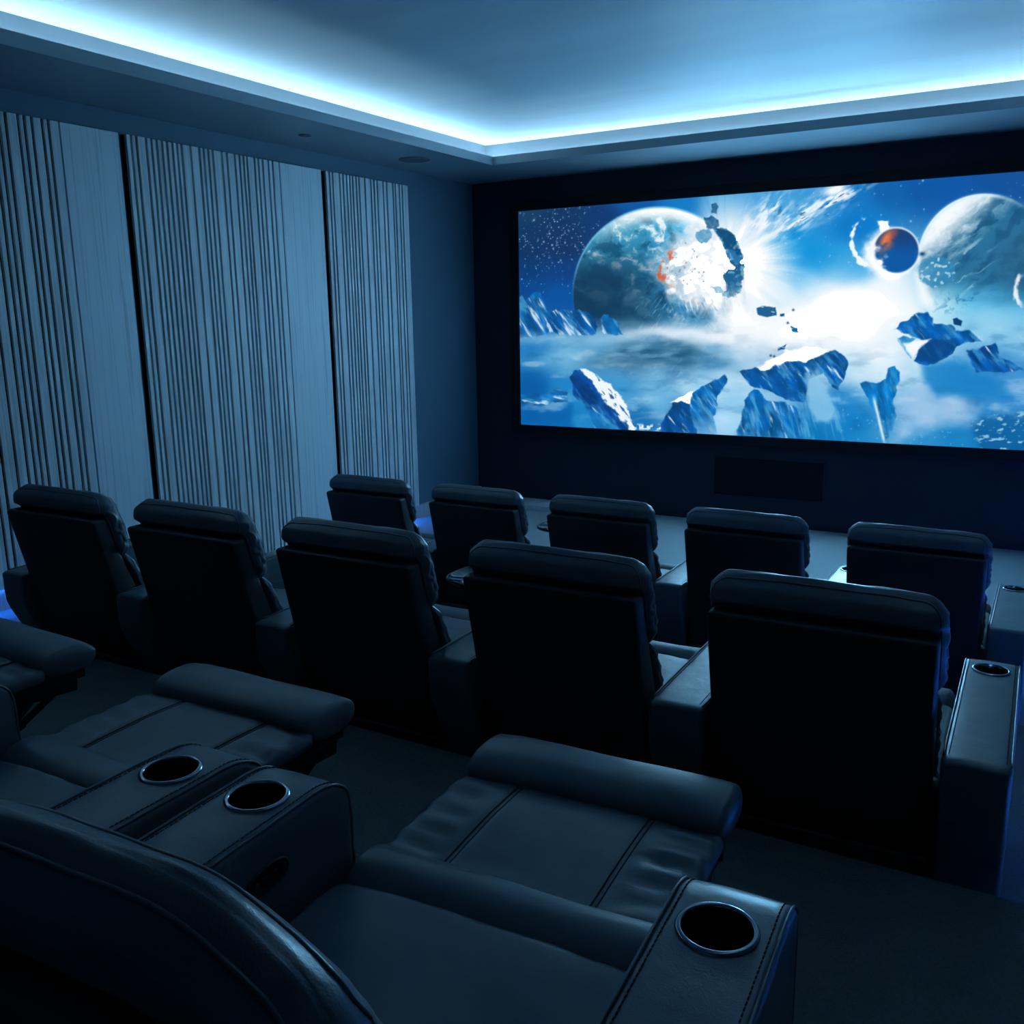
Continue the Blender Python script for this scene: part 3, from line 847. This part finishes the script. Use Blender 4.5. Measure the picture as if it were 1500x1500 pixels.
def build_screen():
    root = tag(empty('projection_screen', ((SX0 + SX1) / 2, 0, SZ0)), 'wide projection screen in a black frame showing planets bursting over icy rocks', 'screen')
    ox, oz = (SX0 + SX1) / 2, SZ0
    nx, nz = 1020, 440
    # finer columns where the picture stands nearest to where people sit
    xs = np.linspace(SX0, SX1, nx)
    zs = np.linspace(SZ0, SZ1, nz)
    gx, gz = np.meshgrid(xs, zs)
    H = HOMO
    den = H[6] * gx + H[7] * gz + 1
    px = (H[0] * gx + H[1] * gz + H[2]) / den
    py = (H[3] * gx + H[4] * gz + H[5]) / den
    col = still(px, py)
    me = bpy.data.meshes.new('film_picture')
    V = np.stack([gx - ox, np.full_like(gx, SY), gz - oz], -1).reshape(-1, 3)
    i = np.arange(nx * nz).reshape(nz, nx)
    Q = np.stack([i[:-1, :-1], i[:-1, 1:], i[1:, 1:], i[1:, :-1]], -1).reshape(-1, 4)
    me.vertices.add(len(V))
    me.vertices.foreach_set('co', V.astype(np.float32).ravel())
    me.loops.add(Q.size)
    me.loops.foreach_set('vertex_index', Q.astype(np.int32).ravel())
    me.polygons.add(len(Q))
    me.polygons.foreach_set('loop_start', np.arange(0, Q.size, 4, dtype=np.int32))
    at = me.color_attributes.new('picture', 'FLOAT_COLOR', 'POINT')
    at.data.foreach_set('color', np.concatenate([col.reshape(-1, 3), np.ones((nx * nz, 1))], 1).astype(np.float32).ravel())
    me.update()
    me.validate()
    m, nt, b, N, L = nodes('projected_film')
    ca = N.new('ShaderNodeVertexColor')
    ca.layer_name = 'picture'
    L.new(ca.outputs['Color'], b.inputs['Emission Color'])
    b.inputs['Emission Strength'].default_value = SCREEN_POWER
    b.inputs['Base Color'].default_value = (.05, .05, .05, 1)
    b.inputs['Roughness'].default_value = .8
    b.inputs['Specular IOR Level'].default_value = .1
    me.materials.append(m)
    o = bpy.data.objects.new('film_picture', me)
    C.objects.link(o)
    o.parent = root
    wdt, hgt, bw = SX1 - SX0, SZ1 - SZ0, .085
    for xx, zz in (((-wdt / 2 - bw, wdt / 2 + bw), (hgt, hgt + bw)), ((-wdt / 2 - bw, wdt / 2 + bw), (-bw, 0)),
                   ((-wdt / 2 - bw, -wdt / 2), (0, hgt)), ((wdt / 2, wdt / 2 + bw), (0, hgt))):
        link('frame_bar', *rbox(xx, (-.075, -.001), zz, .006, (1, 1, 1), 2), M['frame'], root)
    link('backing_board', *box((-wdt / 2, wdt / 2), (-.040, -.002), (0, hgt)), M['frame'], root, False)


build_screen()

# ------------------------------------------------------------------ recliner chairs
# chair axes: x across, y forward, origin on the floor below the back; z up
def rear(h):
    return (.893 - np.asarray(h)) * .217


def panel_front(h):
    return rear(h) + .07 + .05 * sst(.893, .5, h)


def back_panel_mesh():
    V, F = rbox((-.277, .277), (0, 1), (.26, .882), (.016, .2, .016), (6, 2, 10), 3)
    y = V[:, 1]
    h = V[:, 2]
    V[:, 1] = rear(h) + y * (panel_front(h) - rear(h))
    return V, F


def recline(mesh, opened):
    """tip the back parts of an open chair about the seat hinge"""
    V, F = mesh
    if not opened:
        return V, F
    a = math.radians(3.0)
    y, z = V[:, 1] - .22, V[:, 2] - .42
    V = V.copy()
    V[:, 1] = .22 + y * math.cos(a) - z * math.sin(a)
    V[:, 2] = .42 + y * math.sin(a) + z * math.cos(a)
    return V, F


HB = ((-.290, .290), (0, 1), (.705, .980))
HR = (.052, .42, .056)


def head_map(V, opened=False):
    V = V.copy()
    x, t, h = V[:, 0].copy(), V[:, 1].copy(), V[:, 2].copy()
    yr = np.interp(h, [.70, .80, .885, .905, .945, .978], [.115, .085, .062, .030, .034, .058])
    yf = np.interp(h, [.70, .74, .80, .87, .93, .978], [.150, .168, .168, .150, .132, .112])
    q = 1 - (x / .283) ** 2
    yf = yf + .022 * q * np.sin(np.clip((h - .70) / .27, 0, 1) * PI)
    edge = sst(.19, .288, np.abs(x))
    # sides are gathered by the seam: puckers that run forward
    puck = np.sin(h * 175 + 4 * fbm(t * 2.5 + 5, h * 9) + 3 * t) * .22 + fbm(h * 42, t * 4 + np.sign(x) * 2, x * 30, 3) * 1.5
    V[:, 1] = yr + t * (yf - yr)
    V[:, 0] = x * (1 - .022 * sst(.85, .978, h)) + np.sign(x) * edge * puck * .0058 * sst(.05, .5, t) * sst(.972, .93, h)
    V[:, 2] = h + .005 * fbm(x * 9 + 3, t * 3, 1.0) * sst(.9, .978, h) - .005 * sst(.17, .283, np.abs(x)) * sst(.93, .978, h) + .004 * edge * fbm(x * 40, t * 5, 3.0) * sst(.93, .978, h)
    V[:, 1] += .004 * fbm(x * 12, h * 14, 2.2) * sst(.5, 1, t) + .0035 * edge * fbm(h * 60, x * 20, 8.0) * sst(.4, 1, t)
    if opened:
        V[:, 0] *= .93
        V[:, 2] -= .09 * np.clip((np.abs(V[:, 0]) - .08) / .2, 0, 1) ** 2 * sst(.75, .97, V[:, 2])
    return V


def head_mesh(opened=False):
    V, F = rbox(*HB, HR, (26, 8, 34), 8)
    return recline((head_map(V, opened), F), opened)


def head_piping(opened=False):
    parts = []
    (x0, x1), _, (z0, z1) = HB
    rx, ry, rz_ = HR
    for tt in (.15, .90):
        # outline of the rounded cushion at that depth
        q = math.sqrt(max(0, 1 - (max(0, abs(tt - .5) - (.5 - ry)) / ry) ** 2))
        ex, ez = x1 - rx + rx * q, z1 - rz_ + rz_ * q
        lim = [(-ex, z) for z in np.linspace(.76, z1 - rz_, 14)]
        lim += [(-(x1 - rx) - rx * q * math.cos(a), z1 - rz_ + rz_ * q * math.sin(a)) for a in np.linspace(.12, PI / 2, 8)]
        lim += [(x, ez) for x in np.linspace(-(x1 - rx), x1 - rx, 26)[1:-1]]
        lim += [((x1 - rx) + rx * q * math.cos(a), z1 - rz_ + rz_ * q * math.sin(a)) for a in np.linspace(PI / 2, .12, 8)]
        lim += [(ex, z) for z in np.linspace(z1 - rz_, .76, 14)]
        P = np.array([(a, tt, b) for a, b in lim])
        P = recline((head_map(P, opened), None), opened)[0]
        parts.append(tube(P, .0027, 6))
    return cat(*parts)


def lumbar_mesh(opened=False):
    V, F = rbox((-.283, .283), (0, 1), (.40, .722), (.05, .4, .045), (18, 6, 14), 5)
    x, t, h = V[:, 0].copy(), V[:, 1].copy(), V[:, 2].copy()
    yr = panel_front(h) - .004
    yf = np.interp(h, [.40, .50, .60, .68, .722], [.285, .272, .232, .19, .165])
    q = 1 - (x / .283) ** 2
    yf = yf + .02 * q
    edge = sst(.2, .283, np.abs(x))
    V[:, 1] = yr + t * (yf - yr) + .004 * fbm(x * 9, h * 10, 4.0) * sst(.5, 1, t)
    V[:, 0] = x + np.sign(x) * edge * (np.sin(h * 120 + 4 * fbm(h * 9, 1.0)) * .0022 + .006 * fbm(h * 42, t * 4))
    return recline((V, F), opened)


def seat_mesh():
    V, F = rbox((-.292, .292), (.17, .735), (.27, .452), (.03, .035, .034), (26, 26, 2), 5)
    x, y, h = V.T.copy()
    up_ = sst(.40, .452, h)
    V[:, 2] += up_ * (.010 * (1 - (x / .292) ** 2) + .006 * fbm(x * 6, y * 6, .3) + .0035 * (1 - np.abs(fbm(x * 9 + y * 4, y * 3 - x * 2, 6.2, 3)) * 2.2))
    return V, F


def roll_mesh():
    V, F = rbox((-.292, .292), (.690, .868), (.25, .474), (.03, .082, .10), (20, 2, 3), 8)
    x, y, h = V.T.copy()
    V[:, 2] += .004 * fbm(x * 7, y * 4, .8) * sst(.4, .47, h)
    V[:, 1] += .004 * fbm(x * 9, h * 9, 1.9)
    return V, F


def base_mesh():
    return rbox((-.292, .292), (.13, .78), (.0, .262), .014, (2, 2, 2), 3)


def arm_map(V):
    V = V.copy()
    x, y, h = V.T.copy()
    V[:, 1] = y + .07 * sst(.50, .28, h) * sst(.45, -.03, y)
    drop = np.where(y > .70, .085 - np.sqrt(np.maximum(0, .085 ** 2 - np.minimum(y - .70, .085) ** 2)), 0)
    V[:, 2] = h - drop * .62 * sst(.40, .612, h) + .004 * (1 - (x / .0775) ** 2) * sst(.55, .612, h) \
        + .0016 * fbm(x * 14, y * 10, 3.3) * sst(.56, .612, h)
    V[:, 1] += .012 * sst(.45, .1, h) * sst(.5, .79, y)
    return V


def arm_mesh():
    V, F = rbox((-.0775, .0775), (-.03, .79), (.0, .612), (.013, .03, .013), (10, 48, 14), 5)
    return arm_map(V), F


CUPY = .645


def arm_object(parent):
    o = link('armrest', *arm_mesh(), M['leather'])
    cv, cf = lathe([(.0445, .54), (.0445, .70)], 40, 0, CUPY)
    cut = link('cutter', cv, cf + [list(range(40))[::-1], list(range(40, 80))], M['well'], None)
    md = o.modifiers.new('cut', 'BOOLEAN')
    md.operation = 'DIFFERENCE'
    md.object = cut
    md.solver = 'EXACT'
    bpy.context.view_layer.update()
    dg = bpy.context.evaluated_depsgraph_get()
    dg.update()
    me = bpy.data.meshes.new_from_object(o.evaluated_get(dg))
    o.modifiers.clear()
    o.data = me
    me.name = 'armrest'
    me.polygons.foreach_set('use_smooth', [True] * len(me.polygons))
    while len(me.materials) > 1:
        me.materials.pop()
    me.polygons.foreach_set('material_index', [0] * len(me.polygons))
    bpy.data.objects.remove(cut, do_unlink=True)
    o.parent = parent
    zt = .6155
    cup = link('cup_holder', *lathe([(.0440, zt - .03), (.0440, zt + .001), (.0447, zt + .0035), (.0465, zt + .0045), (.0495, zt + .0042), (.0515, zt + .003), (.0530, zt + .0005), (.0530, zt - .004)], 56, 0, CUPY), M['chrome'], o)
    link('cup_well', *lathe([(.0442, zt - .012), (.0425, zt - .02), (.0415, zt - .078), (.036, zt - .083), (0, zt - .083)], 40, 0, CUPY), M['well'], o)
    ys = list(np.linspace(.0, .70, 26)) + [.725, .745, .760, .772, .781, .787]
    parts = []
    st = []
    for s in (-1, 1):
        P = np.array([(s * .0735, y, .6125) for y in ys])
        fr = np.array([(s * .0735, .7895, z) for z in np.linspace(.575, .10, 16)])
        parts.append(tube(np.concatenate([arm_map(P), arm_map(fr)]), .0026, 6))
        y = .01
        while y < .765:
            q = arm_map(np.array([(s * .0625, y, .6125), (s * .0625, y + .0032, .6130), (s * .0625, y + .0064, .6125)]))
            st.append(tube(q, .0011, 4))
            y += .0095
    link('piping', *cat(*parts), M['leather'], o)
    sto = link('stitching', *cat(*st), M['thread'], o)
    sto['kind'] = 'stuff'
    return o


def control_panel(parent, side):
    """oval recliner switch plate on the inner face of an armrest; side +1: face looks to +x"""
    parts = []
    V = []
    n = 32
    for k, (sc, d) in enumerate(((1.0, 0), (1.0, .003), (.90, .0038), (.84, .0015))):
        for i in range(n):
            a = 2 * PI * i / n
            V.append((side * (.0775 + d), .575 + .047 * sc * math.copysign(abs(math.cos(a)) ** .7, math.cos(a)), .535 + .021 * sc * math.sin(a)))
    F = []
    for k in range(3):
        for i in range(n):
            q = [k * n + i, k * n + (i + 1) % n, (k + 1) * n + (i + 1) % n, (k + 1) * n + i]
            F.append(q if side > 0 else q[::-1])
    F.append([3 * n + i for i in range(n)][:: 1 if side > 0 else -1])
    parts.append((np.array(V), F))
    for k in range(4):
        y = .545 + .02 * k
        xr = sorted((side * .0788, side * .0835))
        parts.append(rbox(tuple(xr), (y - .006, y + .006), (.528, .542), .0015, (1, 1, 1), 2))
    return link('control_panel', *cat(*parts), M['plastic'], parent)


def pad_dz(x, y):
    """relief of the footrest pad: two sewn grooves, gathers outside them, a soft crown"""
    groove = np.exp(-((np.abs(x) - .135) / .007) ** 2)
    side = sst(.145, .205, np.abs(x))
    wr = np.sin(y * 95 + 60 * np.maximum(np.abs(x) - .14, 0) * (y - 1.0) + 4 * fbm(x * 6, y * 9, 1.3)) * .5 + .9 * fbm(y * 34, np.abs(x) * 5, 2.0 + np.sign(x))
    return -.005 * groove + .0078 * side * wr + .003 * fbm(x * 5, y * 5, .2) + .004 * (1 - np.minimum(1, np.abs(y - .985) / .14) ** 2)


def foot_pad_open():
    V, F = rbox((-.268, .268), (.775, 1.125), (.420, .462), (.025, .02, .02), (70, 24, 2), 5)
    x, y, h = V.T.copy()
    t = sst(.435, .462, h)
    V[:, 2] += t * pad_dz(x, y)
    V[:, 0] += np.sign(x) * .003 * np.sin(y * 110) * sst(.245, .268, np.abs(x)) * t
    return V, F


def foot_roll_open():
    V, F = rbox((-.272, .272), (1.108, 1.276), (.424, .502), (.022, .070, .037), (22, 2, 1), 8)
    x, y, h = V.T.copy()
    V[:, 2] += .004 * fbm(x * 8, y * 5, 5.1) * sst(.45, .50, h) - .004 * sst(.2, .272, np.abs(x))
    return V, F


def foot_closed(parent):
    p = link('footrest', *rbox((-.284, .284), (.800, .872), (.07, .30), (.02, .02, .03), (12, 2, 8), 4), M['leather'], parent)
    link('footrest_roll', *rbox((-.284, .284), (.815, .885), (.035, .135), (.02, .03, .045), (12, 1, 1), 6), M['leather'], p)
    return p


def foot_open(parent):
    p = link('footrest', *foot_pad_open(), M['leather'], parent)
    link('footrest_roll', *foot_roll_open(), M['leather'], p)
    link('underside_board', *cat(rbox((-.250, .250), (.86, 1.235), (.400, .426), .006, (1, 1, 1), 2)), M['plastic'], p)
    for s in (-1, 1):
        seams = []
        y = np.linspace(.800, 1.112, 46)
        for dx in (-.005, .005):
            x = np.full_like(y, s * .135 + dx)
            seams.append(tube(np.stack([x, y, .4622 + pad_dz(x, y)], 1), .0017, 4))
        x = np.full_like(y, s * .135)
        seams.append(tube(np.stack([x, y, .4575 + pad_dz(x, y)], 1), .0052, 4))
        link('seam', *cat(*seams), M['thread'], p)
    mech = []
    for s in (-1, 1):
        x = s * .242
        J = lambda y, z, o=0.0: (x + o, y, z + .010)
        mech.append(bar(J(.83, .412), J(1.23, .398), .022, .006))         # rail below the pad
        mech.append(bar(J(1.03, .392), J(1.19, .382), .050, .006))        # shaped plate
        mech.append(bar(J(.945, .410, .006), J(.950, .352, .006), .024, .005))
        mech.append(bar(J(.950, .352), J(1.030, .318), .028, .006))
        mech.append(bar(J(1.012, .328, .008), J(1.100, .398, .008), .030, .005))
        mech.append(bar(J(1.045, .308, -.007), J(1.175, .378, -.007), .018, .005))
        mech.append(bar(J(.74, .235), J(1.045, .314), .024, .006))
        for (yy, zz) in ((.945, .405), (.95, .352), (1.03, .318), (1.10, .395), (1.172, .378)):
            mech.append(rbox((x - .011, x + .011), (yy - .006, yy + .006), (zz - .006, zz + .006), .003, (1, 1, 1), 2))
    mech.append(box((-.242, .242), (1.02, 1.035), (.315, .335)))
    link('lift_mechanism', *cat(*mech), M['metal'], parent, False)
    return p


def recliner(name, loc, rz, opened):
    root = empty(name, loc, rz)
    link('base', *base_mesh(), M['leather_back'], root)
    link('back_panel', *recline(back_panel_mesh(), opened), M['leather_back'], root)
    hd = link('headrest', *head_mesh(opened), M['leather'], root)
    link('piping', *head_piping(opened), M['leather'], hd)
    link('back_cushion', *lumbar_mesh(opened), M['leather'], root)
    link('seat', *seat_mesh(), M['leather'], root)
    link('seat_roll', *roll_mesh(), M['leather'], root)
    if opened:
        foot_open(root)
    else:
        foot_closed(root)
    R = arm_object(root)
    L = copy_tree(R, root)
    dy = 0 if opened else .085
    R.location = (.375, dy, 0)
    L.location = (-.375, dy, 0)
    if not opened:
        R.scale = L.scale = (1, 1, .945)
    control_panel(R, -1)
    if opened:
        control_panel(L, 1)
    return root, L


TXT = {
    'front': ['first from the left', 'second from the left', 'third from the left, in the middle', 'fourth from the left', 'rightmost with a cup holder in view'],
    'middle': ['leftmost, beside the slatted wall', 'second from the left', 'third from the left', 'fourth from the left', 'rightmost with a cup holder in view'],
}
front, fl_arm = recliner('recliner', (1.760, -4.06, 0), 0, False)
tag(front, 'black recliner seen from behind, far front row, first from the left', 'recliner', 'front row recliners')
for k in range(1, 5):
    c = copy_tree(front, None, (fl_arm,))
    c.location = (1.760 + .75 * k, -4.06, 0)
    tag(c, 'black recliner seen from behind, far front row, %s' % TXT['front'][k], 'recliner', 'front row recliners')
for k in range(5):
    c = copy_tree(front, None, (fl_arm,) if k else ())
    a = .012
    c.location = (1.760 + .75 * k * math.cos(a), -6.015 + .75 * k * math.sin(a), TIER1)
    c.rotation_euler = (0, 0, a)
    tag(c, 'black recliner seen from behind, middle row, %s' % TXT['middle'][k], 'recliner', 'middle row recliners')
near, _ = recliner('recliner', (4.569, -7.862, TIER2), .052, True)
tag(near, 'nearest black recliner, raised footrest, its headrest filling the lower left corner', 'recliner', 'back row recliners')
c = copy_tree(near)
c.location = (3.597, -7.893, TIER2)
c.rotation_euler = (0, 0, .012)
tag(c, 'back row black recliner with raised footrest, left of the nearest recliner', 'recliner', 'back row recliners')
c = copy_tree(near)
c.location = (2.640, -7.93, TIER2)
c.rotation_euler = (0, 0, -.04)
tag(c, 'back row recliner at left frame edge, only raised footrest and lift linkage visible', 'recliner', 'back row recliners')

# swivel tray tables plugged into cup holders
def tray(loc, rz, label):
    root = tag(empty('tray_table', loc, rz), label, 'tray', 'swivel tray tables')
    n = 48
    V = []
    F = []
    prof = ((0.0, -.012), (.96, -.012), (1.0, -.006), (1.0, .002), (.985, .006), (.955, .006), (.93, 0.0), (0.0, 0.0))
    for sc, z in prof:
        for i in range(n):
            a = 2 * PI * i / n
            e = .62
            V.append((.275 * sc * math.copysign(abs(math.cos(a)) ** e, math.cos(a)), .14 * sc * math.copysign(abs(math.sin(a)) ** e, math.sin(a)), z))
    for k in range(len(prof) - 1):
        for i in range(n):
            F.append([k * n + i, k * n + (i + 1) % n, (k + 1) * n + (i + 1) % n, (k + 1) * n + i])
    link('tray_top', np.array(V), F, M['gloss'], root)
    link('stem', *lathe([(0, -.15), (.012, -.15), (.012, -.03), (.03, -.0125), (0, -.0122)], 24), M['metal'], root)
    return root


tray((2.885, -4.06 + CUPY + .0, .665), .05, 'black swivel tray table on the armrest between the second and third front row recliners')
tray((3.605, -5.99 + CUPY - .08, TIER1 + .70), .0, 'glossy black swivel tray table in the gap between the third and fourth middle row recliners')
